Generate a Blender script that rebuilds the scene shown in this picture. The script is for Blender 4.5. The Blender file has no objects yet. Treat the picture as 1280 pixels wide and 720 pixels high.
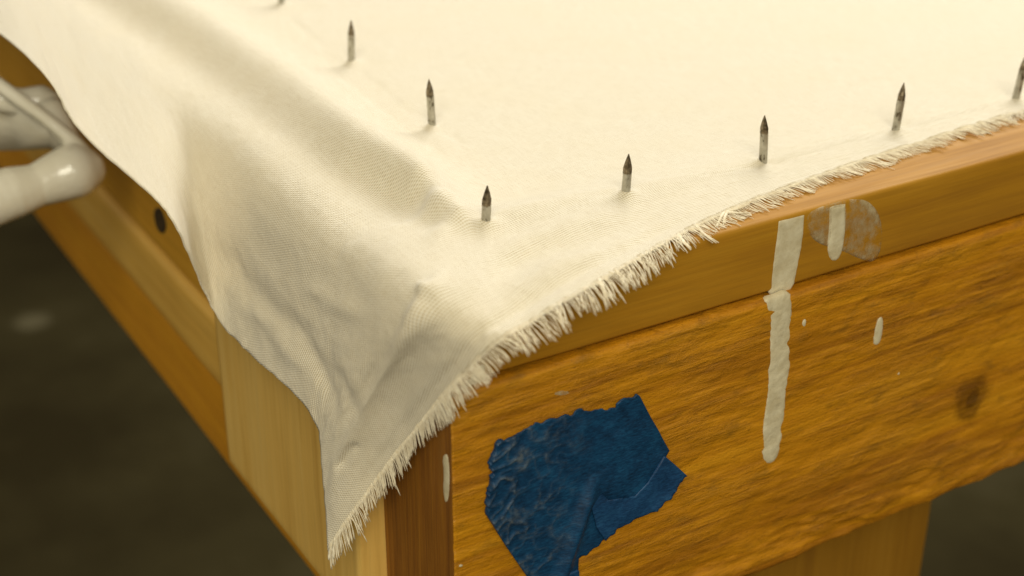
import bpy, bmesh, math, random
import numpy as np
from mathutils import Vector, Matrix
random.seed(7); rng = np.random.default_rng(11)
sc = bpy.context.scene
COL = sc.collection

# ------------------------------------------------------------------ camera
# World: origin at the top front-left corner of the front board, X along the
# front board, Y along the left rail, Z up, metres.
F_PX = 1817.883
RM = np.array([[0.85558526, -0.23172101, 0.46290305],
               [-0.51766191, -0.38298564, 0.76508048],
               [0.0, -0.89421886, -0.44763001]])       # world <- (right, down, forward)
S = 0.825
CAM = np.array([-0.16373099, -0.30334201, 0.20581143]) * S
cam_d = bpy.data.cameras.new('camera'); cam = bpy.data.objects.new('camera', cam_d); COL.objects.link(cam)
r, u, b = RM @ [1, 0, 0], RM @ [0, -1, 0], -(RM @ [0, 0, 1])
cam.matrix_world = Matrix(((r[0], u[0], b[0], CAM[0]), (r[1], u[1], b[1], CAM[1]), (r[2], u[2], b[2], CAM[2]), (0, 0, 0, 1)))
cam_d.sensor_width = 36; cam_d.lens = F_PX / 1280 * 36
cam_d.clip_start = 0.01; cam_d.clip_end = 60
cam_d.dof.use_dof = True; cam_d.dof.focus_distance = 0.372; cam_d.dof.aperture_fstop = 11.5
sc.camera = cam

# ------------------------------------------------------------------ light
world = bpy.data.worlds.new('World'); sc.world = world; world.use_nodes = True
bg = world.node_tree.nodes['Background']
bg.inputs[0].default_value = (1.0, 0.88, 0.62, 1); bg.inputs[1].default_value = 0.33

def area(name, loc, target, size, size_y, power, col):
    l = bpy.data.lights.new(name, 'AREA'); l.shape = 'RECTANGLE'; l.size = size; l.size_y = size_y
    l.energy = power; l.color = col
    o = bpy.data.objects.new(name, l); COL.objects.link(o); o.location = loc
    o.rotation_euler = (Vector(target) - Vector(loc)).to_track_quat('-Z', 'Y').to_euler()
    return o
area('ceiling_lamp', (1.10, 0.75, 1.05), (0.1, 0.1, 0), 1.1, 0.9, 26.5, (1.0, 0.985, 0.95))
area('fill_light', (-0.75, -1.35, 1.15), (0.05, 0.05, 0), 1.0, 0.8, 21, (1.0, 0.94, 0.76))  # unseen fill lamp, added at front left to brighten the front and left faces

sc.view_settings.view_transform = 'Standard'; sc.view_settings.look = 'None'
sc.view_settings.exposure = 0.20; sc.view_settings.gamma = 1.0; sc.view_settings.use_curve_mapping = False
sc.render.engine = 'CYCLES'

FLOOR_Z = -0.86
# ------------------------------------------------------------------ helpers
def ray(px, py): return RM @ np.array([(px - 640) / F_PX, (py - 360) / F_PX, 1.0])
def on(px, py, ax, v):
    d = ray(px, py); return CAM + d * ((v - CAM[ax]) / d[ax])
def D(px, py, t): return CAM + ray(px, py) * t
def proj(P):
    q = (np.asarray(P) - CAM) @ RM
    return np.stack([640 + F_PX * q[..., 0] / q[..., 2], 360 + F_PX * q[..., 1] / q[..., 2]], -1)

_tab = rng.random((256, 256, 4)).astype(np.float64)
def vnoise2(x, y, k=0):
    x = np.asarray(x, float); y = np.asarray(y, float)
    xi = np.floor(x).astype(int); yi = np.floor(y).astype(int); fx = x - xi; fy = y - yi
    fx = fx * fx * (3 - 2 * fx); fy = fy * fy * (3 - 2 * fy)
    t = lambda a, b_: _tab[a % 256, b_ % 256, k % 4]
    return (t(xi, yi) * (1 - fx) + t(xi + 1, yi) * fx) * (1 - fy) + (t(xi, yi + 1) * (1 - fx) + t(xi + 1, yi + 1) * fx) * fy - 0.5
def fbm(x, y, k=0, o=4):
    s, a = 0, 1
    for i in range(o):
        s = s + a * vnoise2(x * 2 ** i + 17 * i, y * 2 ** i + 5 * i, k + i); a *= 0.5
    return s

def tag(o, label=None, cat=None, group=None, kind=None):
    for k, v in (('label', label), ('category', cat), ('group', group), ('kind', kind)):
        if v: o[k] = v
    return o
def empty(name, loc=(0, 0, 0)):
    o = bpy.data.objects.new(name, None); o.empty_display_size = 0.02; COL.objects.link(o); o.location = loc; return o
def link(name, verts, faces, mat, parent=None, smooth=True, uv=None, attr=None):
    me = bpy.data.meshes.new(name); me.from_pydata([tuple(map(float, v)) for v in verts], [], [tuple(map(int, f)) for f in faces])
    if smooth: me.polygons.foreach_set('use_smooth', [True] * len(me.polygons))
    if uv is not None:
        l = me.uv_layers.new(name='UVMap'); idx = np.zeros(len(me.loops), int); me.loops.foreach_get('vertex_index', idx)
        l.data.foreach_set('uv', np.asarray(uv, np.float32)[idx].ravel())
    if attr:
        for an, av in attr.items():
            at = me.attributes.new(an, 'FLOAT', 'POINT'); at.data.foreach_set('value', np.asarray(av, np.float32))
    me.materials.append(mat); me.update()
    o = bpy.data.objects.new(name, me); COL.objects.link(o)
    if parent: o.parent = parent; o.matrix_parent_inverse = parent.matrix_world.inverted() if parent.type != 'EMPTY' else Matrix.Translation(-Vector(parent.location))
    return o

# ------------------------------------------------------------------ materials
class NT:
    def __init__(s, name):
        s.m = bpy.data.materials.new(name); s.m.use_nodes = True; s.t = s.m.node_tree
        s.p = s.t.nodes['Principled BSDF']; s.out = s.t.nodes['Material Output']
    def n(s, typ, **kw):
        nd = s.t.nodes.new(typ)
        for k, v in kw.items():
            if k.startswith('_'): setattr(nd, k[1:], v)
            else:
                key = int(k[1:]) if k[0] == 'i' and k[1:].isdigit() else k.replace('__', ' ')
                if isinstance(v, bpy.types.NodeSocket): s.t.links.new(v, nd.inputs[key])
                else: nd.inputs[key].default_value = v
        return nd
    def l(s, a, b_): s.t.links.new(a, b_)
    def coord(s, which='Object'): return s.n('ShaderNodeTexCoord').outputs[which]
    def map(s, vec, scale=(1, 1, 1), loc=(0, 0, 0), rot=(0, 0, 0)):
        return s.n('ShaderNodeMapping', Vector=vec, Scale=scale, Location=loc, Rotation=rot).outputs[0]
    def noise(s, vec, scale, detail=4, rough=0.55, dist=0):
        return s.n('ShaderNodeTexNoise', Vector=vec, Scale=scale, Detail=detail, Roughness=rough, Distortion=dist).outputs[0]
    def ramp(s, fac, stops):
        nd = s.n('ShaderNodeValToRGB', Fac=fac); el = nd.color_ramp.elements
        while len(el) < len(stops): el.new(0.5)
        for e, (p, c) in zip(el, stops):
            e.position = p; e.color = (*c, 1) if len(c) == 3 else c
        return nd.outputs[0]
    def mix(s, fac, a, b_, mode='MIX'):
        nd = s.n('ShaderNodeMix', _data_type='RGBA', _blend_type=mode)
        for sock, v in ((nd.inputs[0], fac), (nd.inputs[6], a), (nd.inputs[7], b_)):
            if isinstance(v, bpy.types.NodeSocket): s.l(v, sock)
            else: sock.default_value = v if not isinstance(v, tuple) else (*v, 1)
        return nd.outputs[2]
    def math(s, op, a, b_=0.0, c=0.0):
        nd = s.n('ShaderNodeMath', _operation=op)
        for i, v in enumerate((a, b_, c)):
            if isinstance(v, bpy.types.NodeSocket): s.l(v, nd.inputs[i])
            else: nd.inputs[i].default_value = v
        return nd.outputs[0]
    def bump(s, h, strength, dist, normal=None):
        nd = s.n('ShaderNodeBump', Height=h, Strength=strength, Distance=dist)
        if normal: s.l(normal, nd.inputs['Normal'])
        return nd.outputs[0]

def wood(name, axis, c_dark, c_mid, c_light, rough=0.5, bump=0.0004, fine=1.0, knots=(), worn=0.0, ringscale=1.0):
    """axis: 0 grain along X, 1 along Y, 2 along Z. knots: (x, y, z, radius)."""
    m = NT(name); co = m.coord('Object')
    # knots bend the grain round them
    kf = None
    sq = [1, 1, 1]; sq[axis] = 0.035
    rot = (0, 0, 0)
    warp = m.noise(m.map(co, tuple(9 * v for v in ([1, 1, 1] if False else sq))), 6, 3)
    v1 = m.map(co, tuple(v * 120 for v in sq))
    n1 = m.noise(v1, 1.0 * ringscale, 6, 0.62, 0.8)                # growth-ring streaks
    v2 = m.map(co, tuple(v * (900 if i != axis else 1000) for i, v in enumerate(sq)))
    n2 = m.noise(v2, 1.0, 3, 0.6)                                  # fine fibres
    n3 = m.noise(co, 22, 4, 0.6)                                   # broad tone
    f = m.math('ADD', m.math('MULTIPLY', n1, 0.75), m.math('MULTIPLY', n3, 0.25))
    col = m.ramp(f, [(0.34, c_dark), (0.49, c_mid), (0.66, c_light)])
    col = m.mix(m.math('MULTIPLY', m.ramp(n2, [(0.35, (1, 1, 1)), (0.55, (0, 0, 0))]), 0.35 * fine), col, tuple(0.55 * c for c in c_dark))
    h = m.math('ADD', m.math('MULTIPLY', n1, 0.6), m.math('MULTIPLY', n2, 0.4))
    for (kx, ky, kz, kr) in knots:
        d = m.n('ShaderNodeVectorMath', _operation='DISTANCE'); m.l(m.map(co, (1, 1, 1)), d.inputs[0]); d.inputs[1].default_value = (kx, ky, kz)
        dd = m.math('ADD', m.math('DIVIDE', d.outputs['Value'], kr), m.math('MULTIPLY', m.math('SUBTRACT', m.noise(co, 160, 3), 0.5), 0.9))
        ring = m.math('MULTIPLY', m.math('ADD', m.math('SINE', m.math('MULTIPLY', dd, 13)), 1), 0.14)
        mask = m.ramp(dd, [(0.40, (1, 1, 1)), (0.95, (0, 0, 0))])
        col = m.mix(m.math('MULTIPLY', mask, m.math('ADD', 0.68, ring)), col, tuple(0.30 * c for c in c_dark))
    m.l(col, m.p.inputs['Base Color'])
    m.l(m.ramp(n1, [(0.3, (rough + .12,) * 3), (0.7, (rough - .06,) * 3)]), m.p.inputs['Roughness'])
    nrm = m.bump(h, 0.6, bump)
    if worn:
        fs = m.noise(m.map(co, (22, 60, 620), rot=(0, -0.05, 0)), 1.0, 5, 0.7, 0.5)          # thin raised grain lines
        sp = m.noise(m.map(co, (700, 700, 1500)), 1.0, 3, 0.7)                               # pores
        t1 = m.noise(m.map(co, (130, 130, 420), rot=(0, -0.15, 0)), 1.0, 6, 0.72, 0.8)       # shallow torn fibre
        zone = m.ramp(m.noise(m.map(co, (24, 24, 60)), 1.0, 3, 0.6), [(0.42, (.15,) * 3), (0.60, (1, 1, 1))])
        hh = m.math('ADD', m.math('MULTIPLY', m.math('MULTIPLY', fs, zone), 0.9), m.math('ADD', m.math('MULTIPLY', sp, 0.35), m.math('MULTIPLY', m.math('MULTIPLY', t1, zone), 1.3)))
        nrm = m.bump(hh, worn, 0.0016, nrm)
        col = m.mix(m.math('MULTIPLY', m.ramp(fs, [(0.36, (1, 1, 1)), (0.50, (0, 0, 0))]), m.math('MULTIPLY', zone, 0.48)), col, tuple(0.6 * c for c in c_dark))
        col = m.mix(m.math('MULTIPLY', m.ramp(fs, [(0.54, (0, 0, 0)), (0.68, (1, 1, 1))]), 0.40), col, c_light)
        col = m.mix(m.math('MULTIPLY', m.ramp(sp, [(0.28, (1, 1, 1)), (0.40, (0, 0, 0))]), 0.50), col, tuple(0.4 * c for c in c_dark))
        tz = m.math('MULTIPLY', m.ramp(t1, [(0.30, (1, 1, 1)), (0.42, (0, 0, 0))]), zone)
        col = m.mix(m.math('MULTIPLY', tz, 0.6), col, tuple(0.5 * c for c in c_dark))
        blot = m.ramp(m.noise(m.map(co, (90, 90, 170), rot=(0, -0.2, 0)), 1.0, 4, 0.6), [(0.56, (0, 0, 0)), (0.70, (1, 1, 1))])
        col = m.mix(m.math('MULTIPLY', blot, 0.40), col, (.15, .080, .010))
        m.l(col, m.p.inputs['Base Color'])
    m.l(nrm, m.p.inputs['Normal'])
    m.p.inputs['Specular IOR Level'].default_value = 0.35
    return m.m

M = {}
M['front'] = wood('rough_amber_pine', 0, (.34, .125, .003), (.58, .245, .006), (.70, .325, .013), 0.42, 0.0006, 1.0,
                  knots=((*on(1215, 497, 1, 0.0), 0.0100),), worn=0.55)
M['strip'] = wood('planed_amber_pine', 0, (.31, .135, .004), (.41, .19, .006), (.46, .225, .012), 0.66, 0.0002, 0.6)
M['leftp'] = wood('planed_pale_pine', 1, (.62, .34, .06), (.74, .44, .085), (.80, .50, .12), 0.5, 0.0002, 0.5)
M['lefto'] = wood('planed_orange_pine', 1, (.58, .285, .022), (.70, .36, .032), (.75, .41, .048), 0.5, 0.0002, 0.5,
                  )
M['block'] = wood('pale_pine_block', 2, (.62, .37, .08), (.74, .47, .12), (.79, .53, .16), 0.5, 0.0002, 0.5)
M['under'] = wood('varnished_orange_pine', 1, (.52, .225, .010), (.62, .28, .014), (.67, .32, .02), 0.5, 0.0002, 0.5)
M['leg'] = wood('amber_pine_leg', 2, (.24, .105, .006), (.29, .135, .009), (.33, .16, .015), 0.5, 0.0002, 0.5)
M['end'] = wood('stained_end_grain', 2, (.16, .056, .004), (.26, .098, .008), (.34, .14, .014), 0.6, 0.0005, 0.8, ringscale=3.0)

def m_cloth():
    m = NT('unbleached_twill'); uv = m.coord('UV')
    sx = m.n('ShaderNodeSeparateXYZ', Vector=uv); U, V = sx.outputs[0], sx.outputs[1]
    wob = m.noise(m.map(uv, (120, 120, 1)), 1, 3)
    per = 0.00074
    ph = m.math('MULTIPLY', m.math('ADD', V, m.math('MULTIPLY', wob, 0.0006)), 2 * math.pi / per)
    rib = m.math('MULTIPLY', m.math('ADD', m.math('SINE', ph), 1), 0.5)
    ph2 = m.math('MULTIPLY', m.math('ADD', U, m.math('MULTIPLY', V, 0.5)), 2 * math.pi / 0.00070)
    rib2 = m.math('MULTIPLY', m.math('ADD', m.math('SINE', ph2), 1), 0.5)
    slub = m.noise(m.map(uv, (220, 1500, 1)), 1, 4, 0.65)            # uneven yarns along the ribs
    slub2 = m.noise(m.map(uv, (1500, 160, 1)), 1, 3, 0.6)
    fine = m.noise(m.map(uv, (2600, 2600, 1)), 1, 2, 0.7)
    h = m.math('ADD', m.math('ADD', m.math('MULTIPLY', rib, 0.62), m.math('MULTIPLY', rib2, 0.42)),
               m.math('ADD', m.math('MULTIPLY', slub, 0.40), m.math('MULTIPLY', fine, 0.22)))
    base = m.ramp(m.math('ADD', m.math('ADD', m.math('MULTIPLY', rib, 0.38), m.math('MULTIPLY', rib2, 0.18)), m.math('MULTIPLY', m.math('ADD', slub, slub2), 0.27)),
                  [(0.16, (.38, .275, .13)), (0.46, (.73, .65, .48)), (0.80, (.86, .81, .685))])
    big = m.noise(uv, 40, 4)
    base = m.mix(m.math('MULTIPLY', m.ramp(big, [(0.4, (0, 0, 0)), (0.7, (1, 1, 1))]), 0.35), base, (.74, .65, .47))
    m.l(base, m.p.inputs['Base Color']); m.p.inputs['Roughness'].default_value = 0.9
    m.p.inputs['Specular IOR Level'].default_value = 0.15
    m.p.inputs['Sheen Weight'].default_value = 0.25; m.p.inputs['Sheen Roughness'].default_value = 0.5
    m.l(m.bump(h, 0.6, 0.00030), m.p.inputs['Normal'])
    return m.m
M['cloth'] = m_cloth()
def m_thread():
    m = NT('cream_thread'); co = m.coord('Object'); n = m.noise(co, 900, 3)
    m.l(m.ramp(n, [(0.3, (.74, .64, .45)), (0.7, (.90, .83, .66))]), m.p.inputs['Base Color'])
    m.p.inputs['Roughness'].default_value = 0.85; m.p.inputs['Specular IOR Level'].default_value = 0.2
    return m.m
M['thread'] = m_thread()
def m_paint(name, a, b_, rough=0.4, alpha=None):
    m = NT(name); co = m.coord('Object'); n = m.noise(co, 260, 5, 0.6); n2 = m.noise(co, 1400, 3, 0.6)
    m.l(m.ramp(n, [(0.35, a), (0.65, b_)]), m.p.inputs['Base Color'])
    m.p.inputs['Roughness'].default_value = rough
    m.l(m.bump(m.math('ADD', n, m.math('MULTIPLY', n2, 0.4)), 0.5, 0.0004), m.p.inputs['Normal'])
    if alpha is not None:
        v = m.map(co, (240, 240, 200), (0, 0, 0), (0, 0.6, 0))
        a_ = m.noise(v, 1, 5, 0.65)
        rim = m.n('ShaderNodeAttribute', _attribute_name='rim').outputs['Fac']
        film = m.ramp(a_, [(alpha, (.0,) * 3), (alpha + 0.26, (.80,) * 3)])
        m.l(m.math('MINIMUM', m.math('MULTIPLY', film, m.math('ADD', 0.6, m.math('MULTIPLY', rim, 0.7))), 0.9), m.p.inputs['Alpha'])
    return m.m
M['paint'] = m_paint('dried_cream_paint', (.58, .50, .32), (.72, .65, .46), 0.45)
M['smear'] = m_paint('wiped_cream_paint', (.50, .40, .22), (.62, .53, .34), 0.6, alpha=0.40)
def m_tape(name, flap=False):
    m = NT(name); co = m.coord('Object')
    fib = m.noise(m.map(co, (700, 700, 2300), (0, 0, 0), (0, 0.75, 0)), 1, 4, 0.6); n = m.noise(co, 150, 4)
    f = m.math('ADD', m.math('MULTIPLY', fib, 0.6), m.math('MULTIPLY', n, 0.4))
    a, b_, c = ((.002, .020, .056), (.004, .042, .112), (.009, .080, .185))
    if flap: a, b_, c = ((.004, .026, .075), (.008, .050, .14), (.018, .09, .21))
    col = m.ramp(f, [(0.35, a), (0.5, b_), (0.68, c)])
    at = m.n('ShaderNodeAttribute', _attribute_name='wear')
    w = m.math('MULTIPLY', at.outputs['Fac'], m.ramp(m.noise(co, 700, 4, 0.7), [(0.38, (0.1,) * 3), (0.62, (1, 1, 1))]))
    col = m.mix(w, col, (.20, .22, .21))
    m.l(col, m.p.inputs['Base Color']); m.p.inputs['Roughness'].default_value = 0.5
    m.p.inputs['Specular IOR Level'].default_value = 0.35
    m.l(m.bump(m.math('ADD', fib, m.math('MULTIPLY', n, 0.3)), 0.3, 0.0003), m.p.inputs['Normal'])
    return m.m
M['tape'] = m_tape('blue_crepe_tape'); M['tape_flap'] = m_tape('blue_crepe_tape_folded', True)
def m_steel():
    m = NT('painted_steel_shank'); co = m.coord('Object'); n = m.noise(m.map(co, (1, 1, .5)), 600, 4, 0.65)
    m.l(m.ramp(n, [(0.38, (.10, .08, .05)), (0.43, (.34, .32, .26)), (0.7, (.55, .53, .45))]), m.p.inputs['Base Color'])
    m.p.inputs['Metallic'].default_value = 0.7; m.p.inputs['Roughness'].default_value = 0.36
    m.l(m.bump(n, 0.5, 0.0003), m.p.inputs['Normal']); return m.m
M['steel'] = m_steel()
def m_tip():
    m = NT('dark_steel_point'); n = m.noise(m.coord('Object'), 900, 3)
    m.l(m.ramp(n, [(0.35, (.08, .06, .035)), (0.7, (.32, .26, .17))]), m.p.inputs['Base Color'])
    m.p.inputs['Metallic'].default_value = 0.8; m.p.inputs['Roughness'].default_value = 0.4; return m.m
M['tip'] = m_tip()
def m_enamel():
    m = NT('cream_enamel'); co = m.coord('Object'); n = m.noise(co, 60, 4)
    m.l(m.ramp(n, [(0.3, (.76, .71, .56)), (0.7, (.86, .82, .69))]), m.p.inputs['Base Color'])
    m.p.inputs['Roughness'].default_value = 0.22; m.p.inputs['Coat Weight'].default_value = 0.5
    m.l(m.bump(m.noise(co, 160, 3), 0.35, 0.001), m.p.inputs['Normal']); return m.m
M['enamel'] = m_enamel()
def m_floor():
    m = NT('stained_concrete_floor'); co = m.coord('Object'); n = m.noise(co, 3.2, 6, 0.6); n2 = m.noise(co, 14, 4, 0.6)
    col = m.ramp(n, [(0.35, (.026, .020, .007)), (0.55, (.042, .034, .013)), (0.75, (.070, .059, .028))])
    col = m.mix(m.ramp(m.noise(co, 6.5, 2, 0.4), [(0.72, (0, 0, 0)), (0.85, (1, 1, 1))]), col, (.040, .034, .016))
    c_ = on(38, 402, 2, FLOOR_Z); dn = m.n('ShaderNodeVectorMath', _operation='DISTANCE'); m.l(co, dn.inputs[0]); dn.inputs[1].default_value = tuple(c_)
    dd = m.math('ADD', dn.outputs['Value'], m.math('MULTIPLY', m.math('SUBTRACT', n2, 0.5), 0.05))
    col = m.mix(m.ramp(dd, [(0.015, (1, 1, 1)), (0.035, (0, 0, 0))]), col, (.12, .105, .06))
    m.l(col, m.p.inputs['Base Color']); m.p.inputs['Roughness'].default_value = 0.9; m.p.inputs['Specular IOR Level'].default_value = 0.08
    m.l(m.bump(n2, 0.1, 0.01), m.p.inputs['Normal']); return m.m
M['floor'] = m_floor()

# ------------------------------------------------------------------ setting
FLOOR_Z = -0.86
fl = link('floor', [(-14, -14, FLOOR_Z), (14, -14, FLOOR_Z), (14, 14, FLOOR_Z), (-14, 14, FLOOR_Z)], [(0, 1, 2, 3)], M['floor'], smooth=False)
tag(fl, kind='structure')

# ------------------------------------------------------------------ wooden frame
frame = empty('wooden_frame', (0.3, 0.3, FLOOR_Z))
tag(frame, 'amber pine work frame with paint drips, cloth stretched over its top', 'frame')

def board(name, p0, p1, axis, mat, parent, rad=0.0015, step=0.002, fstep=0.0025, disp=None, fine_to=None, end_mat=None):
    """Timber box from p0 to p1, long along axis, rounded edges, closed ends; disp(P,N)->offset along N."""
    p0 = np.array(p0, float); p1 = np.array(p1, float); L = p1[axis] - p0[axis]
    o1, o2 = [i for i in range(3) if i != axis]
    a0, a1, b0, b1 = p0[o1], p1[o1], p0[o2], p1[o2]
    pr, nr = [], []
    def seg(ca, cb, t0):
        for k in range(4):
            t = t0 + k / 3 * math.pi / 2
            pr.append((ca + rad * math.cos(t), cb + rad * math.sin(t))); nr.append((math.cos(t), math.sin(t)))
    def line(q0, q1, nn):
        q0 = np.array(q0); q1 = np.array(q1); n = max(1, int(np.linalg.norm(q1 - q0) / fstep))
        for k in range(1, n): pr.append(tuple(q0 + (q1 - q0) * k / n)); nr.append(nn)
    seg(a1 - rad, b1 - rad, 0); line((a1 - rad, b1), (a0 + rad, b1), (0, 1))
    seg(a0 + rad, b1 - rad, math.pi / 2); line((a0, b1 - rad), (a0, b0 + rad), (-1, 0))
    seg(a0 + rad, b0 + rad, math.pi); line((a0 + rad, b0), (a1 - rad, b0), (0, -1))
    seg(a1 - rad, b0 + rad, 1.5 * math.pi); line((a1, b0 + rad), (a1, b1 - rad), (1, 0))
    pr = np.array(pr); nr = np.array(nr); K = len(pr)
    ft = fine_to if fine_to else L
    ts = list(np.arange(0, min(ft, L), step))
    while ts[-1] < L: ts.append(min(L, ts[-1] + max(step, 0.04)))
    ts = np.array(ts); N = len(ts)
    P = np.zeros((N, K, 3)); Nn = np.zeros((N, K, 3))
    P[..., axis] = p0[axis] + ts[:, None]; P[..., o1] = pr[None, :, 0]; P[..., o2] = pr[None, :, 1]
    Nn[..., o1] = nr[None, :, 0]; Nn[..., o2] = nr[None, :, 1]
    if disp is not None: P = P + Nn * disp(P, Nn)[..., None]
    idx = np.arange(N * K).reshape(N, K); F = []
    flip = axis == 1
    for i in range(N - 1):
        for k in range(K):
            q = (idx[i, k], idx[i, (k + 1) % K], idx[i + 1, (k + 1) % K], idx[i + 1, k])
            F.append(q[::-1] if flip else q)
    nb = len(F)
    e0 = tuple(idx[0][::-1]); e1 = tuple(idx[-1])
    F.append(e0[::-1] if flip else e0); F.append(e1[::-1] if flip else e1)
    o = link(name, P.reshape(-1, 3), F, mat, parent)
    for pp in o.data.polygons[nb:]: pp.use_smooth = False
    if end_mat:
        o.data.materials.append(end_mat)
        for pp in o.data.polygons[nb:]: pp.material_index = 1
    bm = bmesh.new(); bm.from_mesh(o.data); bmesh.ops.recalc_face_normals(bm, faces=bm.faces); bm.to_mesh(o.data); bm.free()
    return o

PITS = []
def torn(P, N):     # torn, rough-sawn face of the front board
    x, z, y = P[..., 0], P[..., 2], P[..., 1]
    w = fbm(x * 30, z * 60, 1, 3) * 2.0
    s = fbm(x * 70 + w, z * 420 + w * 3 + x * 25, 0, 4)
    g = fbm(x * 160, z * 700, 2, 3)
    tear = np.clip(fbm(x * 45 + 3, z * 190 + x * 40 + 7, 3, 3) - 0.12, 0, 1)
    front = np.clip(-N[..., 1], 0, 1)
    low = np.exp(-((z + 0.083) / 0.010) ** 2)
    big = fbm(x * 90, z * 160, 1, 3)
    edge = np.where(np.abs(N[..., 2]) > 0.05, 1.0, 0.0)
    d = front * (0.00014 * s + 0.00012 * g + 0.00010 * fbm(x * 110 + w, z * 240 + x * 30, 3, 3) - 0.0014 * tear * (0.3 + 1.6 * low)) + 0.0012 * front * low * big
    for px, py, wx, wz, dp in PITS:
        c = on(px, py, 1, 0); q = ((x - c[0]) / wx) ** 2 + ((z - c[2] - .18 * (x - c[0])) / wz) ** 2
        d = d - front * dp * 0.8 * np.exp(-q * 1.6 * np.clip(1 + 1.2 * g + 0.8 * s, 0.4, 3))
    return d + edge * 0.0005 * fbm(x * 110, y * 60 + z * 60, 2, 3)
def gentle(P, N):
    return 0.00025 * fbm(P[..., 0] * 25 + P[..., 2] * 30, P[..., 1] * 25, 2, 3)

BH = 0.089          # board height
front_board = board('front_board', (0, 0, -BH), (0.75, 0.038, 0), 0, M['front'], frame, 0.0016, 0.0008, 0.0008, torn, 0.27, M['end'])
TOPZ = 0.0215
board('front_top_strip', (0.001, 0.0022, 0.0008), (0.75, 0.089, TOPZ), 0, M['strip'], frame, 0.0011, 0.003, 0.003, gentle, 0.32)
board('left_rail_upper', (0.004, 0.0385, -0.0560), (0.042, 1.55, 0.0), 1, M['lefto'], frame, 0.002, 0.006, 0.004, gentle, 0.5)
board('left_rail_lower', (0.003, 0.0385, -0.0865), (0.042, 1.55, -0.0580), 1, M['leftp'], frame, 0.0035, 0.006, 0.004, gentle, 0.5)
board('left_top_strip', (0.001, 0.0895, 0.0), (0.089, 1.55, TOPZ), 1, M['lefto'], frame, 0.0018, 0.006, 0.004, gentle, 0.5)
board('bottom_rail', (0.006, 0.0385, -0.1245), (0.085, 1.55, -0.0875), 1, M['under'], frame, 0.0025, 0.006, 0.004, gentle, 0.5)
board('corner_block', (-0.0070, 0.0388, -0.0940), (0.0035, 0.140, -0.024), 1, M['block'], frame, 0.0008, 0.004, 0.003, gentle)
LX = float(on(1166, 640, 1, .0395)[0])
board('leg', (LX - .089, 0.0395, FLOOR_Z), (LX, 0.0775, -0.0894), 2, M['leg'], frame, 0.0025, 0.02, 0.006, gentle)
board('leg', (0.661, 0.0395, FLOOR_Z), (0.750, 0.0775, -0.0894), 2, M['leg'], frame, 0.0025, 0.02, 0.006, gentle)
board('leg', (0.020, 1.46, FLOOR_Z), (0.058, 1.549, -0.1250), 2, M['leg'], frame, 0.0025, 0.02, 0.006, gentle)

# ------------------------------------------------------------------ flat patches (paint, tape)
def inside(poly, pts):
    x, y = pts[:, 0], pts[:, 1]; c = np.zeros(len(pts), bool); n = len(poly)
    for i in range(n):
        x0, y0 = poly[i]; x1, y1 = poly[(i + 1) % n]
        with np.errstate(divide='ignore', invalid='ignore'):
            c ^= ((y0 > y) != (y1 > y)) & (x < (x1 - x0) * (y - y0) / (y1 - y0 + 1e-15) + x0)
    return c
def nearest(poly, pts):
    best = np.full(len(pts), 1e9); bp = pts.copy(); n = len(poly)
    for i in range(n):
        a, b_ = poly[i], poly[(i + 1) % n]; ab = b_ - a
        t = np.clip(((pts - a) @ ab) / (ab @ ab + 1e-18), 0, 1); q = a + t[:, None] * ab
        d = np.linalg.norm(pts - q, axis=1); k = d < best; best[k] = d[k]; bp[k] = q[k]
    return best, bp
def smooth_poly(p, it=2):
    p = np.array(p, float)
    for _ in range(it):
        q = np.roll(p, -1, 0); p = np.stack([0.75 * p + 0.25 * q, 0.25 * p + 0.75 * q], 1).reshape(-1, 2)
    return p
def patch(name, poly, cell, height, mat, parent, to3, attr=None, base=0.0):
    """Sheet that fills a 2-D outline (metres); height(pts, dist) lifts it; to3(pts2, h) places it; closed by a skirt down to the base."""
    poly = np.asarray(poly, float); lo, hi = poly.min(0) - cell, poly.max(0) + cell
    nx, ny = [int(math.ceil(v)) + 1 for v in (hi - lo) / cell]
    gx, gy = np.meshgrid(lo[0] + np.arange(nx) * cell, lo[1] + np.arange(ny) * cell, indexing='ij')
    pts = np.stack([gx, gy], -1).reshape(-1, 2)
    cc = (pts.reshape(nx, ny, 2)[:-1, :-1] + cell / 2).reshape(-1, 2); keep = inside(poly, cc).reshape(nx - 1, ny - 1)
    id_ = np.arange(nx * ny).reshape(nx, ny); F = []
    for i, j in zip(*np.nonzero(keep)): F.append((id_[i, j], id_[i + 1, j], id_[i + 1, j + 1], id_[i, j + 1]))
    F = np.array(F); used, inv = np.unique(F, return_inverse=True); F = inv.reshape(F.shape); pts = pts[used]
    ec = {}
    for f in F:
        for k in range(4): e = (f[k], f[(k + 1) % 4]); ec[e] = 1
    be = [e for e in ec if (e[1], e[0]) not in ec]
    bv = np.unique(np.array(be)); dist, near = nearest(poly, pts)
    pts[bv] = near[bv]; dist[bv] = 0
    h = height(pts, dist); V = to3(pts, h); n = len(pts)
    sk = {v: n + i for i, v in enumerate(bv)}
    V = np.concatenate([V, to3(pts[bv], np.full(len(bv), base))])
    F = [tuple(f) for f in F] + [(e[1], e[0], sk[e[0]], sk[e[1]]) for e in be]
    at = None
    if attr: at = {k: np.concatenate([fn(pts, dist, h), np.zeros(len(bv))]) for k, fn in attr.items()}
    o = link(name, V, F, mat, parent, attr=at)
    bm = bmesh.new(); bm.from_mesh(o.data); bmesh.ops.recalc_face_normals(bm, faces=bm.faces); bm.to_mesh(o.data); bm.free()
    return o
def face_front(y): return lambda p, h: np.stack([p[:, 0], np.full(len(p), y) - h, p[:, 1]], -1)
def face_left(x): return lambda p, h: np.stack([np.full(len(p), x) - h, p[:, 0], p[:, 1]], -1)
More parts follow.
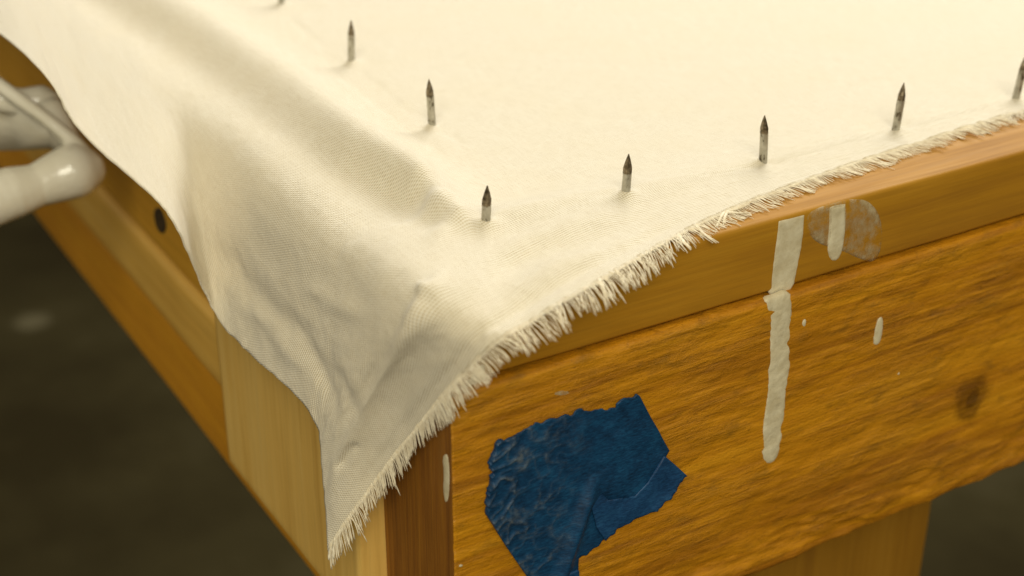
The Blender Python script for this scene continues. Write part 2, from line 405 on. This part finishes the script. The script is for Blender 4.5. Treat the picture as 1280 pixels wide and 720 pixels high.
def pxf(poly, y=0.0): return np.array([on(a, b_, 1, y)[[0, 2]] for a, b_ in poly])
def pxl(poly, x=0.0): return np.array([on(a, b_, 0, x)[[1, 2]] for a, b_ in poly])
def dome(hmax, w, amp=0.0):
    return lambda p, d: hmax * (1 - np.exp(-d / w)) + amp * fbm(p[:, 0] * 400, p[:, 1] * 400, 1, 2) * np.clip(d / w, 0, 1)

RIM = {'rim': lambda p, d, h: np.exp(-d / .0012)}
drip_a = [(973, 279), (973, 277), (974, 276), (1006, 268), (1007, 268), (1007, 270), (1005, 300), (998, 335), (993, 361), (978, 369), (962, 375), (964, 340), (970, 305)]
front_strip = [o for o in frame.children if o.name.startswith('front_top_strip')][0]
left_upper = [o for o in frame.children if o.name.startswith('left_rail_upper')][0]
patch('paint_drip', smooth_poly(pxf(drip_a, .002), 1), .00032, dome(.0004, .0004, .0001), M['paint'], front_strip, face_front(.0024), base=-.0005)
drip_b = [(957, 374), (972, 370), (984, 364), (991, 370), (991, 400), (988, 432), (990, 450), (985, 480), (983, 505), (980, 540), (975, 568), (966, 581), (956, 580), (950, 562), (953, 530), (956, 505), (958, 470), (961, 430), (962, 400), (957, 386)]
patch('paint_drip', smooth_poly(pxf(drip_b), 1), .00032, dome(.0006, .0006, .00025), M['paint'], front_board, face_front(.0004), base=-.0012)
drip_c = [(1037, 261), (1037, 259), (1057, 254), (1058, 256), (1058, 285), (1054, 315), (1047, 327), (1038, 326), (1034, 310), (1037, 285)]
patch('paint_drip', smooth_poly(pxf(drip_c, .002), 1), .00032, dome(.0005, .0005, .0001), M['paint'], front_strip, face_front(.0023), base=-.0005)
smear = [(1008, 268), (1030, 258), (1060, 250), (1082, 249), (1097, 262), (1104, 285), (1102, 312), (1094, 328), (1080, 326), (1050, 312), (1025, 306), (1010, 292)]
patch('paint_smear', smooth_poly(pxf(smear, .002), 2), .0008, dome(.00025, .0004), M['smear'], front_strip, face_front(.0022), RIM, base=-.0003)
for poly in ([(1090, 428), (1093, 408), (1098, 395), (1105, 394), (1105, 412), (1101, 430), (1093, 434)],
             [(1000, 404), (1005, 396), (1010, 398), (1008, 410), (1002, 411)],
             [(1122, 465), (1126, 464), (1125, 470), (1121, 470)],
             [(571, 706), (578, 703), (582, 707), (576, 711), (571, 710)]):
    patch('paint_spot', smooth_poly(pxf(poly), 1), .0004, dome(.0006, .0006), M['paint'], front_board, face_front(.0003), base=-.001)
patch('paint_smear', smooth_poly(pxf([(688, 490), (700, 484), (718, 486), (730, 476), (739, 475), (733, 487), (722, 497), (700, 499), (690, 497)]), 1), .0006,
      dome(.0004, .0004), M['smear'], front_board, face_front(.0004), RIM, base=-.001)
patch('paint_spot', smooth_poly(pxf([(592, 462), (607, 452), (608, 474), (604, 484), (594, 487), (586, 482), (588, 472)], .002), 1), .00032, dome(.0007, .0008), M['paint'], front_strip, face_front(.0023), base=-.0005)
patch('paint_spot', smooth_poly(pxl([(552, 570), (558, 564), (562, 575), (563, 605), (561, 628), (556, 630), (553, 612), (554, 590)]), 1), .00032, dome(.0005, .0006), M['paint'], front_board, face_left(.0002), base=-.0005)
for poly in ([(257, 392), (264, 389), (272, 402), (284, 414), (280, 420), (268, 412)], [(278, 416), (288, 420), (297, 434), (291, 440), (282, 430)]):
    patch('paint_spot', smooth_poly(pxl(poly), 1), .0008, dome(.0022, .0012), M['paint'], left_upper, face_left(.0038), base=-.002)

def m_dark():
    m = NT('dark_knot'); n = m.noise(m.coord('Object'), 500, 4)
    m.l(m.ramp(n, [(0.35, (.02, .012, .003)), (0.7, (.09, .05, .012))]), m.p.inputs['Base Color']); m.p.inputs['Roughness'].default_value = 0.7; return m.m
M['knot'] = m_dark()
def m_split():
    m = NT('split_wood'); n = m.noise(m.coord('Object'), 700, 4)
    m.l(m.ramp(n, [(0.35, (.10, .038, .002)), (0.7, (.24, .10, .006))]), m.p.inputs['Base Color']); m.p.inputs['Roughness'].default_value = 0.7; return m.m
M['split'] = m_split()
patch('knot', smooth_poly(pxl([(193, 262), (200, 258), (206, 270), (209, 284), (205, 293), (198, 288), (194, 275)], .004), 2), .0005, lambda p, d: np.full(len(p), .0003), M['knot'], left_upper, face_left(.0040), base=-.001)
# blue tape -------------------------------------------------------
tape = empty('masking_tape', on(720, 600, 1, 0)); 
tag(tape, 'crumpled torn piece of blue masking tape stuck on the front board', 'tape')
def torn_edge(pts, amp, k):
    out = []
    for i in range(len(pts) - 1):
        a, b_ = np.array(pts[i], float), np.array(pts[i + 1], float); n = max(2, int(np.linalg.norm(b_ - a) / 3))
        nn = np.array([-(b_ - a)[1], (b_ - a)[0]]); nn /= np.linalg.norm(nn)
        for j in range(n):
            q = a + (b_ - a) * j / n; out.append(tuple(q + nn * amp * 2 * float(fbm(np.array(q[0] * .16), np.array(q[1] * .16), k, 3))))
    return out
top_e = torn_edge([(617, 558), (622, 548), (640, 541), (665, 530), (690, 521), (712, 519), (722, 509), (745, 513), (764, 508), (776, 498), (797, 493)], 3.2, 1)
low_e = torn_edge([(812, 600), (775, 655), (762, 663), (748, 680), (733, 690), (722, 697), (719, 722), (712, 738), (690, 741)], 1.5, 2)
lef_e = torn_edge([(604, 640), (606, 612), (613, 590), (607, 577), (617, 558)], 3.0, 3)
body = [*top_e, (797, 493), (815, 527), (834, 561), *low_e, (672, 742), (655, 716), (630, 680), *lef_e]
def tape_h(p, d):
    x, z = p[:, 0] * 1000, p[:, 1] * 1000
    lft = np.clip((36 - x) / 26, 0, 1)
    wx = x + 3 * fbm(x * .12, z * .12, 2, 3); wz = z + 3 * fbm(x * .12 + 9, z * .12, 3, 3)
    ridg = 1 - np.abs(2 * vnoise2(wx * .17, wz * .24, 1)) * 1.6
    ridg2 = 1 - np.abs(2 * vnoise2(wx * .33 + 4, wz * .42, 2)) * 1.6
    c = np.clip(ridg, 0, 1) ** 3 + 0.5 * np.clip(ridg2, 0, 1) ** 3
    fold = np.exp(-((x - 37.5 - 0.35 * (z + 42)) / 2.2) ** 2) * np.clip((-34 - z) / 8, 0, 1)
    lift = np.clip((20 - x) / 14, 0, 1) ** 2 * 2.6
    tear = np.clip((x - 40) / 20, 0, 1) * 0.3
    return (0.5 + (0.02 + 0.75 * lft ** 1.4) * c + 2.0 * fold + lift + tear + 0.5 * fbm(x * .15, z * .15, 0, 3)) / 1000
def tape_w(p, d, h):
    x, z = p[:, 0] * 1000, p[:, 1] * 1000
    lft = np.clip((40 - x) / 26, 0, 1) ** 0.7
    wx = x + 3 * fbm(x * .12, z * .12, 2, 3); wz = z + 3 * fbm(x * .12 + 9, z * .12, 3, 3)
    ridg = np.clip(1 - np.abs(2 * vnoise2(wx * .17, wz * .24, 1)) * 2.2, 0, 1) ** 4 + 0.6 * np.clip(1 - np.abs(2 * vnoise2(wx * .33 + 4, wz * .42, 2)) * 2.2, 0, 1) ** 4
    return np.clip(lft ** 1.5 * ridg * 0.55, 0, 0.5)
patch('tape_sheet', pxf(body), .00032, tape_h, M['tape'], tape, face_front(-.0002), {'wear': tape_w}, base=.0003)
flap = [(742, 605), (757, 622), (790, 617), (806, 600), (826, 566), (840, 578), (853, 590), *torn_edge([(853, 590), (838, 611), (816, 634), (790, 645), (766, 660), (752, 676)], 1.8, 0), (742, 655), (735, 625)]
def flap_h(p, d):
    x, z = p[:, 0] * 1000, p[:, 1] * 1000
    return (1.2 + 0.5 * fbm(x * .2, z * .2, 1, 3) + 0.7 * np.exp(-((z + 53 - 0.55 * (x - 60)) / 3.0) ** 2) + 0.03 * (x - 50)) / 1000
patch('folded_flap', pxf(flap), .00045, flap_h, M['tape_flap'], tape, face_front(-.0002), {'wear': lambda p, d, h: np.zeros(len(p))}, base=.001)
lowf = [(668, 726), (700, 716), (719, 708), (720, 722), (713, 740), (690, 744), (672, 744), (657, 722)]
patch('folded_flap', pxf(lowf), .00045, lambda p, d: (1.6 + 0.5 * fbm(p[:, 0] * 200, p[:, 1] * 200, 1, 3)) / 1000, M['tape_flap'], tape, face_front(-.0002), {'wear': lambda p, d, h: np.zeros(len(p))}, base=.001)

# ------------------------------------------------------------------ cloth
cloth = empty('canvas_cloth', (0.3, 0.3, TOPZ))
tag(cloth, 'unbleached cream twill cloth with frayed edge stretched over the wooden frame', 'cloth')
ZC = TOPZ + 0.0010
mm = 0.001
XS = [None, None, 0, 32, 62, 100, 150, 210, 300, 450, 660]
YS = [None, None, 2, 35, 50, 100, 140, 200, 305, 430, 650, 900]
NA, NB = len(XS), len(YS)
G = np.zeros((NA, NB, 3))
for a in range(2, NA):
    for b_ in range(2, NB): G[a, b_] = (XS[a] * mm, YS[b_] * mm, ZC)
fr = {3: on(665, 401, 1, -.0125), 4: on(745, 354, 1, -.0085), 5: on(897, 270, 2, ZC), 6: on(1075, 202, 2, ZC), 7: on(1270, 141, 2, ZC)}
fr[8] = np.array([.300, .026, ZC]); fr[9] = np.array([.450, .027, ZC]); fr[10] = np.array([.660, .027, ZC])
crest = {2: .0016, 3: .0036, 4: .0030, 5: .0016, 6: .0005}
for a, h in crest.items(): G[a, 3][2] += h
for a in range(3, NA):
    G[a, 0] = fr[a]
    bul = np.array([0, 0, .0010 if a < 5 else 0.0])
    G[a, 1] = fr[a] * .68 + G[a, 3] * .32 + bul; G[a, 2] = fr[a] * .35 + G[a, 3] * .65 + bul
# flap over the corner
G[2, 2] = D(537, 368, .3205); G[2, 1] = D(567, 409, .3165); G[2, 0] = on(602, 446, 1, -.0115)
G[1, 0] = D(497, 569, .352); G[0, 0] = D(408, 690, .372)
G[1, 1] = D(474, 486, .3435); G[0, 1] = on(404, 612, 0, -.0170)
for b_, p_, x_ in ((2, (400, 555), -.0165), (3, (386, 516), -.0165), (4, (352, 476), -.0165), (5, (305, 434), -.0165), (6, (264, 384), -.0200), (7, (212, 268), -.030), (8, (104, 166), -.040), (9, (2, 42), -.045)):
    G[0, b_] = on(*p_, 0, x_)
G[0, 10] = (-.045, .600, .000); G[0, 11] = (-.045, .850, .000)
for b_ in range(5, NB): G[2, b_] += np.array([0, 0, .002])
for b_ in range(2, NB): G[1, b_] = 0.5 * (G[0, b_] + G[2, b_]) + np.array([-.0030, 0, .0035])
for b_ in range(3, NB): G[2, b_] += np.array([-.0002, 0, .0005])
def cr(Pts, n):     # Catmull-Rom along the first axis
    Pe = np.concatenate([2 * Pts[:1] - Pts[1:2], Pts, 2 * Pts[-1:] - Pts[-2:-1]]); out = []
    for i in range(len(Pts) - 1):
        p0, p1, p2, p3 = Pe[i:i + 4]
        for k in range(n[i]):
            t = k / n[i]
            out.append(0.5 * (2 * p1 + (p2 - p0) * t + (2 * p0 - 5 * p1 + 4 * p2 - p3) * t * t + (3 * p1 - p0 - 3 * p2 + p3) * t ** 3))
    out.append(Pts[-1]); return np.array(out)
na = [34, 34, 30, 30, 30, 30, 30, 24, 14, 8]; nb = [30, 30, 30, 24, 24, 24, 26, 30, 24, 20, 12]
Q = cr(G, na); Q = np.swapaxes(cr(np.swapaxes(Q, 0, 1), nb), 0, 1)
ia = np.array(sum([[i + k / n for k in range(n)] for i, n in enumerate(na)], []) + [len(na)])
ib = np.array(sum([[i + k / n for k in range(n)] for i, n in enumerate(nb)], []) + [len(nb)])
# thread coordinates in metres: rest positions of the control lines
ua = np.array([-.088, -.042, 0, .032, .062, .1, .15, .21, .3, .45, .66]); vb = np.array([-.046, -.022, .002, .035, .05, .1, .14, .2, .305, .43, .65, .9])
UU, VV = np.meshgrid(np.interp(ia, range(NA), ua), np.interp(ib, range(NB), vb), indexing='ij')
def normals(Q):
    n = np.cross(np.gradient(Q, axis=0), np.gradient(Q, axis=1)); n /= np.linalg.norm(n, axis=-1, keepdims=True) + 1e-12; return n
for _ in range(30):
    Q[1:-1, 1:-1] = 0.5 * Q[1:-1, 1:-1] + 0.125 * (Q[:-2, 1:-1] + Q[2:, 1:-1] + Q[1:-1, :-2] + Q[1:-1, 2:])
Nq = normals(Q); PX = proj(Q); Q0 = Q.copy()
if 0:
    for a in range(6): print(a, [tuple(np.round(G[a, k] * 1000, 1)) for k in range(8)])
def pdist(poly):      # distance in picture pixels to a fold line, and position along it 0..1
    poly = np.array(poly, float); p = PX.reshape(-1, 2); best = np.full(len(p), 1e9); tt = np.zeros(len(p)); n = len(poly) - 1; sd = np.zeros(len(p))
    for i in range(n):
        a_, b2 = poly[i], poly[i + 1]; ab = b2 - a_; t = np.clip((p - a_) @ ab / (ab @ ab), 0, 1); q = a_ + t[:, None] * ab
        d = np.linalg.norm(p - q, axis=1); k = d < best; best[k] = d[k]; tt[k] = (i + t[k]) / n
        sd[k] = np.sign(ab[0] * (p[k] - a_)[:, 1] - ab[1] * (p[k] - a_)[:, 0])
    return best.reshape(PX.shape[:2]), tt.reshape(PX.shape[:2]), sd.reshape(PX.shape[:2])
disp = np.zeros(PX.shape[:2])
def fold(poly, amp, w, taper=(0, 0), w2=None):
    """amp in mm (positive stands proud), w half width in px on one side, w2 on the other."""
    global disp
    d, t, s = pdist(poly); ww = np.where(s > 0, w, w2 if w2 else w)
    tp = np.ones_like(t)
    sst = lambda v: np.clip(v, 0, 1) ** 2 * (3 - 2 * np.clip(v, 0, 1))
    if taper[0]: tp *= sst(t / taper[0])
    if taper[1]: tp *= sst((1 - t) / taper[1])
    disp += amp * mm * tp * np.exp(-(d / ww) ** 2)
# long fold beside the left nail row: a step down into a hollow, then the swell over the rail
def step(poly, amp, w, reach, outer, oc, ow, taper):
    global disp
    d, t, sg = pdist(poly); q = d * sg; w = w * (0.45 + 0.55 * np.clip((1 - t) / .5, 0, 1)); tp = np.clip((1 - t) / taper, 0, 1) ** 0.8
    fade = np.clip(ia / 2.3, 0, 1)[:, None]; fade = fade * fade * (3 - 2 * fade)
    disp += fade * mm * tp * (amp * 0.5 * (1 - np.tanh(q / w)) * np.exp(-(np.maximum(0, -q - w) / reach) ** 2) + outer * np.exp(-((q - oc) / ow) ** 2))
step([(-60, -130), (100, -20), (250, 78), (350, 150), (430, 212), (510, 262), (596, 296)], 12.0, 13, 42, 2.0, 100, 60, .15)
fold([(390, 60), (440, 98), (500, 142), (570, 215)], -1.8, 9, (.3, .3))
# folds on the corner flap
fold([(560, 335), (537, 370), (500, 430), (460, 500), (425, 575), (410, 660)], 1.9, 8, (.2, .3), 13)
fold([(565, 395), (525, 455), (475, 545), (440, 605)], -0.7, 13, (.3, .3))
fold([(395, 440), (420, 470), (440, 510), (430, 535)], -1.3, 10, (.4, .4))
fold([(340, 370), (380, 430), (410, 490), (425, 540)], -1.5, 9, (.4, .3))
fold([(250, 290), (310, 360), (380, 440)], -1.6, 16, (.3, .3))
fold([(300, 370), (340, 410), (380, 470)], 1.2, 10, (.3, .3))
fold([(380, 350), (420, 380), (470, 400)], 0.9, 12, (.3, .3))
fold([(425, 585), (440, 560), (450, 552)], -1.3, 5, (.1, .3))
# hem band along the frayed edge and soft waves of the front panel
hem = [(428, 640), (485, 560), (540, 490), (600, 415), (665, 375), (740, 330), (830, 285), (890, 256)]
fold(hem, -0.9, 8, (.1, .15))
fold([(590, 350), (680, 310), (760, 290), (860, 262)], -1.3, 16, (.2, .2))
fold([(610, 320), (700, 285), (780, 265)], 0.8, 12, (.2, .2))
fold([(620, 375), (700, 330), (760, 310)], 0.8, 11, (.2, .2))
# snag over the corner of the strip
d0 = np.hypot(PX[..., 0] - 531, PX[..., 1] - 364); disp += 1.4 * mm * np.exp(-(d0 / 6) ** 2)
d0 = np.hypot(PX[..., 0] - 537, PX[..., 1] - 378); disp += -0.9 * mm * np.exp(-(d0 / 8) ** 2)
hang = np.clip((0.019 - Q[..., 2]) / 0.02, 0, 1)
disp += (0.0004 + 0.0007 * hang) * fbm(UU * 55, VV * 55, 1, 3) * np.clip((0.12 - UU) / .05, 0.25, 1)
disp += 0.00018 * fbm(UU * 260, VV * 260, 2, 2)

# nails: tip pixel -> position (all stand the same height)
NAIL_H = 0.0145
tips = [((350, -44), 'partly hidden by picture'), ((438, 24), ''), ((537, 98), ''), ((608, 231), ''), ((785, 192), ''), ((957, 143), ''), ((1129, 103), ''), ((1282, 66), '')]
npos = [on(p[0], p[1], 2, ZC + NAIL_H) for p, _ in tips]
for P in npos:      # cloth is pushed up to a little cone by each nail and pinned down round it
    rr = np.hypot(Q[..., 0] - P[0], Q[..., 1] - P[1]); topm = (Q[..., 2] > ZC - .004)
    disp = disp * (1 - 0.6 * np.exp(-(rr / .004) ** 2) * topm)
    disp += topm * (0.0012 * np.exp(-(rr / .0022) ** 2) - 0.0003 * np.exp(-((rr - .006) / .004) ** 2))
# crisp crest where the cloth rides up the corner nail and the one beside it
fold([(520, 306), (570, 285), (610, 273), (700, 254), (785, 238), (870, 222), (940, 210)], 1.6, 14, (.12, .4), 8)
for poly, am in (([(915, 214), (957, 203), (990, 202)], -.9), ([(1085, 172), (1127, 157), (1160, 155)], -.5), ([(745, 250), (785, 239), (812, 240)], -.5), ([(537, 150), (562, 168), (590, 186)], -.8),
                 ([(438, 80), (470, 108), (500, 132)], -.9), ([(350, 14), (385, 42), (410, 62)], -.8), ([(575, 286), (608, 276), (650, 272)], -.4)):
    fold(poly, am, 4, (.45, .5))
Q = Q + Nq * disp[..., None]
# lie on, never inside, the timber
def push(Q, x0, y0, y1, z0, z1):
    ins = (Q[..., 0] > x0) & (Q[..., 1] > y0) & (Q[..., 1] < y1) & (Q[..., 2] < z1) & (Q[..., 2] > z0)
    dx, dy, dz = Q[..., 0] - x0, Q[..., 1] - y0, z1 - Q[..., 2]
    mx = ins & (dx <= dy) & (dx <= dz); my = ins & (dy < dx) & (dy <= dz); mz = ins & ~mx & ~my
    Q[..., 0] = np.where(mx, x0, Q[..., 0]); Q[..., 1] = np.where(my, y0, Q[..., 1]); Q[..., 2] = np.where(mz, z1, Q[..., 2])
push(Q, -.0086, .036, .142, -.095, -.018)
push(Q, -.0012, -.0012, 9, -.2, TOPZ + .0006)
n1, n2 = Q.shape[:2]; idx = np.arange(n1 * n2).reshape(n1, n2)
Fc = np.stack([idx[:-1, :-1], idx[1:, :-1], idx[1:, 1:], idx[:-1, 1:]], -1).reshape(-1, 4)
ka = sum(na[:2]); kb = sum(nb[:3])
def arc(Q, ax, k0):
    l = np.concatenate([np.zeros_like(Q.take([0], ax)[..., 0]), np.cumsum(np.linalg.norm(np.diff(Q, axis=ax), axis=-1), ax)], ax)
    return l - l.take([k0], ax)
UU = arc(Q0, 0, ka); VV = vb[3] + arc(Q0, 1, kb)
for _ in range(25):
    VV[1:-1] = 0.5 * VV[1:-1] + 0.25 * (VV[:-2] + VV[2:]); UU[:, 1:-1] = 0.5 * UU[:, 1:-1] + 0.25 * (UU[:, :-2] + UU[:, 2:])
VV = VV - 0.12 * UU
sheet = link('woven_sheet', Q.reshape(-1, 3), Fc, M['cloth'], cloth, uv=np.stack([UU, VV], -1).reshape(-1, 2))
so = sheet.modifiers.new('thickness', 'SOLIDIFY'); so.thickness = 0.0005; so.offset = -1

# frayed threads along the edge -----------------------------------
edge = Q[:, 0]; inn = Q[:, 1]
el = np.concatenate([[0], np.cumsum(np.linalg.norm(np.diff(edge, axis=0), axis=1))])
def at_edge(s):
    return np.array([np.interp(s, el, edge[:, k]) for k in range(3)]), np.array([np.interp(s, el, (edge - Q[:, 2])[:, k]) for k in range(3)])
def tube(V, F, pts, rad, sides=4):
    pts = np.array(pts); base = len(V); n = len(pts); tg = np.gradient(pts, axis=0)
    for i in range(n):
        t = tg[i] / (np.linalg.norm(tg[i]) + 1e-12); a_ = np.cross(t, (0.3, 0.9, 0.2)); a_ /= np.linalg.norm(a_); c = np.cross(t, a_)
        rr = rad * (1 if i < n - 1 else 0.6)
        for k in range(sides):
            an = 2 * math.pi * k / sides; V.append(pts[i] + rr * (a_ * math.cos(an) + c * math.sin(an)))
    for i in range(n - 1):
        for k in range(sides):
            F.append((base + i * sides + k, base + i * sides + (k + 1) % sides, base + (i + 1) * sides + (k + 1) % sides, base + (i + 1) * sides + k))
    F.append(tuple(base + k for k in range(sides))[::-1]); F.append(tuple(base + (n - 1) * sides + k for k in range(sides)))
def strand(s, L, curl, lean, droop, lift=0.0, rr=1.0):
    p, d = at_edge(s); e2, _ = at_edge(s + .001); tgt = e2 - p; tgt /= np.linalg.norm(tgt) + 1e-12
    d = d / (np.linalg.norm(d) + 1e-12); d = d + tgt * lean; d /= np.linalg.norm(d); out = [p - d * .0012]
    n = 7; q = p.copy(); on_top = p[2] > TOPZ - .002
    for i in range(n):
        out.append(q.copy()); t = i / n
        g = np.array([0, 0, -1.0])
        w = droop * (0.25 if (on_top and q[1] > 0.002) else 1.0)
        d = d + g * w / n * 1.6 + tgt * curl * (t - .2) * .7 + np.array([0, -1, .6]) * lift / n
        d /= np.linalg.norm(d); q = q + d * L / n
        if q[1] > 0.0015 and q[0] > 0: q[2] = max(q[2], TOPZ + .0003)
        elif q[0] > -.0005 and q[1] > -.0012 and q[2] < TOPZ: q[1] = -.0012
    return out
V, F = [], []; s = 0.001; S_end = np.interp(0.34, edge[:, 0], el)
while s < S_end:
    x = float(np.interp(s, el, edge[:, 0]))
    k = s * 1000
    clump = float(vnoise2(k * .42, 3.3, 1)); L0 = 0.0074 * (1 + 0.45 * float(vnoise2(k * .13, 9.1, 2)) + 0.25 * clump)
    if x > .07: L0 *= 0.82
    if x < -.008: L0 *= 0.85
    if -.006 < x < .008: L0 *= 0.75
    L = L0 * (random.uniform(.85, 1.08) if random.random() < .86 else random.uniform(.45, 1.35))
    tube(V, F, strand(s, L, 0.55 * float(vnoise2(k * .5, 1.7, 3)) + random.gauss(0, .16), (0.8 + 0.35 * clump + random.gauss(0, .09)) if x > .07 else (0.5 if x > 0 else 0.15) + 0.65 * clump + random.gauss(0, .14), 0.55 + 0.5 * float(vnoise2(k * .3, 5.5, 0)) + random.uniform(-.15, .25), random.uniform(0, .35)), .000105 * random.uniform(.7, 1.35))
    s += 0.00030 * random.uniform(.6, 1.5)
fringe = link('frayed_fringe', V, F, M['thread'], cloth); tag(fringe, kind='stuff')
# single loose ends that stand out
def s_at_px(px):
    e = proj(edge); i = int(np.argmin(np.abs(e[:, 0] - px) + (e[:, 0] > 2000) * 1e6)); return el[i]
for px, L, curl, lean, droop, lift in ((906, .0075, .3, -.5, .9, .2), (900, .0085, -.2, -.9, 1.0, .2), (912, .0055, .6, 2.2, -1.6, 1.5), (918, .006, .4, 2.6, -2.2, 1.6), (908, .006, 1.2, 1.6, .1, .3),
                                        (868, .0085, .8, .6, .8, .4), (846, .0080, .7, .4, .9, .5), (748, .0075, 1.0, .5, .7, .4), (412, .004, .5, -1.0, .6, .2), (416, .005, .2, -.6, .7, .4)):
    V, F = [], []
    for j in range(3): tube(V, F, strand(s_at_px(px) + j * .0003, L * random.uniform(.9, 1.05), curl + .1 * j, lean, droop, lift), .00022)
    link('loose_thread', V, F, M['thread'], cloth)

# ------------------------------------------------------------------ nails
def make_nail(P, lean, rz, label):
    root = empty('nail', (P[0], P[1], TOPZ - .012)); tag(root, label, 'nail', 'nails standing point up through the cloth')
    R0 = .00115; V, F = [], []; K = 14
    ztop = ZC + NAIL_H - .0052
    zs = [TOPZ - .012, TOPZ, (TOPZ + ztop) / 2, ztop]
    sh = lambda z: (lean[0] * (z - ztop), lean[1] * (z - ztop))
    for z in zs:
        for k in range(K):
            t = 2 * math.pi * k / K; q = 1 + .04 * math.sin(3 * t + z * 900)
            V.append((P[0] + sh(z)[0] + R0 * q * math.cos(t), P[1] + sh(z)[1] + R0 * q * math.sin(t), z))
    for i in range(len(zs) - 1):
        for k in range(K): F.append((i * K + k, i * K + (k + 1) % K, (i + 1) * K + (k + 1) % K, (i + 1) * K + k))
    F.append(tuple(range(K))[::-1]); F.append(tuple((len(zs) - 1) * K + k for k in range(K)))
    link('shank', V, F, M['steel'], root, smooth=False)
    # four-sided cut point, facets bite into the round shank
    V, F = [], []
    prof = [(0, 1.02), (.0016, .99), (.0034, .60), (.0047, .24), (.0052, .10)]
    for h, w in prof:
        for k in range(8):
            t = rz + 2 * math.pi * k / 8; c = 1.0 if k % 2 == 0 else (0.98 - 0.26 * min(1, h / .003))
            z = ztop - .0002 + h
            V.append((P[0] + sh(z)[0] + R0 * w * c * math.cos(t), P[1] + sh(z)[1] + R0 * w * c * math.sin(t), z))
    n = len(prof)
    for i in range(n - 1):
        for k in range(8): F.append((i * 8 + k, i * 8 + (k + 1) % 8, (i + 1) * 8 + (k + 1) % 8, (i + 1) * 8 + k))
    F.append(tuple(range(8))[::-1]); F.append(tuple((n - 1) * 8 + k for k in range(8)))
    link('point', V, F, M['tip'], root, smooth=False)
labs = ['fourth nail from the corner along the left rail', 'third nail from the corner along the left rail', 'second nail from the corner, at the long fold beside the left rail',
        'dark corner nail where the two rows of nails meet, above the cloth fold', 'second nail from the corner along the front board', 'third nail from the corner along the front board, cloth puckered at its foot',
        'fourth nail from the corner along the front board', 'fifth nail from the corner along the front board']
leans = [(.05, 0), (.02, -.05), (-.04, .02), (.05, 0), (.07, .03), (-.06, 0), (.09, .02), (.12, 0)]
for P, lb, ln, k in zip(npos, labs, leans, range(8)): make_nail(P, ln, 0.4 + 1.3 * k, lb)

# ------------------------------------------------------------------ clamp
clamp = empty('clamp', D(30, 240, .51)); tag(clamp, 'glossy cream enamelled metal clamp fixed to the left rail under the cloth', 'clamp')
bm = bmesh.new()
def ball(c, r_, sc_=(1, 1, 1)):
    bmesh.ops.create_icosphere(bm, subdivisions=3, radius=r_, matrix=Matrix.Translation(c) @ Matrix.Diagonal((*sc_, 1)))
def chain(pts):       # (px, py, depth, radius px)
    for (a_, b2) in zip(pts[:-1], pts[1:]):
        p, q = D(*a_[:3]), D(*b2[:3]); r0, r1 = a_[3] * a_[2] / F_PX, b2[3] * b2[2] / F_PX
        n = max(2, int(np.linalg.norm(q - p) / (0.35 * min(r0, r1))))
        for i in range(n + 1):
            t = i / n; ball(Vector(p * (1 - t) + q * t), r0 * (1 - t) + r1 * t)
chain([(126, 209, .511, 7), (117, 210, .511, 15), (106, 212, .510, 27), (92, 214, .508, 35), (74, 221, .506, 32), (46, 232, .502, 27), (15, 241, .498, 33), (-20, 252, .494, 36), (-90, 258, .492, 36), (-160, 240, .492, 32), (-215, 195, .494, 26), (-235, 140, .498, 22)])
chain([(120, 203, .508, 9), (92, 176, .508, 9), (55, 146, .508, 9), (0, 107, .508, 9.5), (-60, 66, .508, 10), (-140, 40, .508, 14), (-210, 70, .503, 19), (-235, 140, .498, 22)])
chain([(62, 132, 0.524, 19), (52, 126, 0.524, 20), (30, 128, 0.522, 18), (-10, 122, 0.520, 17)])
chain([(66, 140, 0.520, 18), (86, 172, 0.518, 14), (104, 194, 0.514, 13)])
chain([(62, 134, .523, 17), (70, 140, .56, 15), (76, 146, .60, 14), (80, 150, .632, 15)])      # foot that bears on the rail
me = bpy.data.meshes.new('clamp_frame'); bm.to_mesh(me); bm.free(); me.materials.append(M['enamel'])
cf = bpy.data.objects.new('clamp_frame', me); COL.objects.link(cf); cf.parent = clamp; cf.matrix_parent_inverse = Matrix.Translation(-clamp.location)
rm = cf.modifiers.new('remesh', 'REMESH'); rm.mode = 'VOXEL'; rm.voxel_size = 0.0008; rm.use_smooth_shade = True
sm = cf.modifiers.new('smooth', 'SMOOTH'); sm.factor = 0.6; sm.iterations = 4
# thin web between the two ribs
up = [(106, 201), (60, 156), (0, 112), (-60, 70), (-140, 46)]; lo = [(102, 207), (62, 186), (22, 188), (-60, 190), (-140, 190)]
Vw = [D(*p, .512 + k) for k in (0, .005) for p in up] + [D(*p, .545 + k) for k in (0, .005) for p in lo]; n = len(up)
Fw = []
for i in range(n - 1): Fw += [(i, i + 1, 2 * n + i + 1, 2 * n + i), (n + i, 3 * n + i, 3 * n + i + 1, n + i + 1)]
Fw += [(0, 2 * n, 3 * n, n), (n - 1, 2 * n - 1, 4 * n - 1, 3 * n - 1)] + [(i, n + i, n + i + 1, i + 1) for i in range(n - 1)] + [(2 * n + i, 2 * n + i + 1, 3 * n + i + 1, 3 * n + i) for i in range(n - 1)]
link('web', Vw, Fw, M['enamel'], clamp, smooth=True)
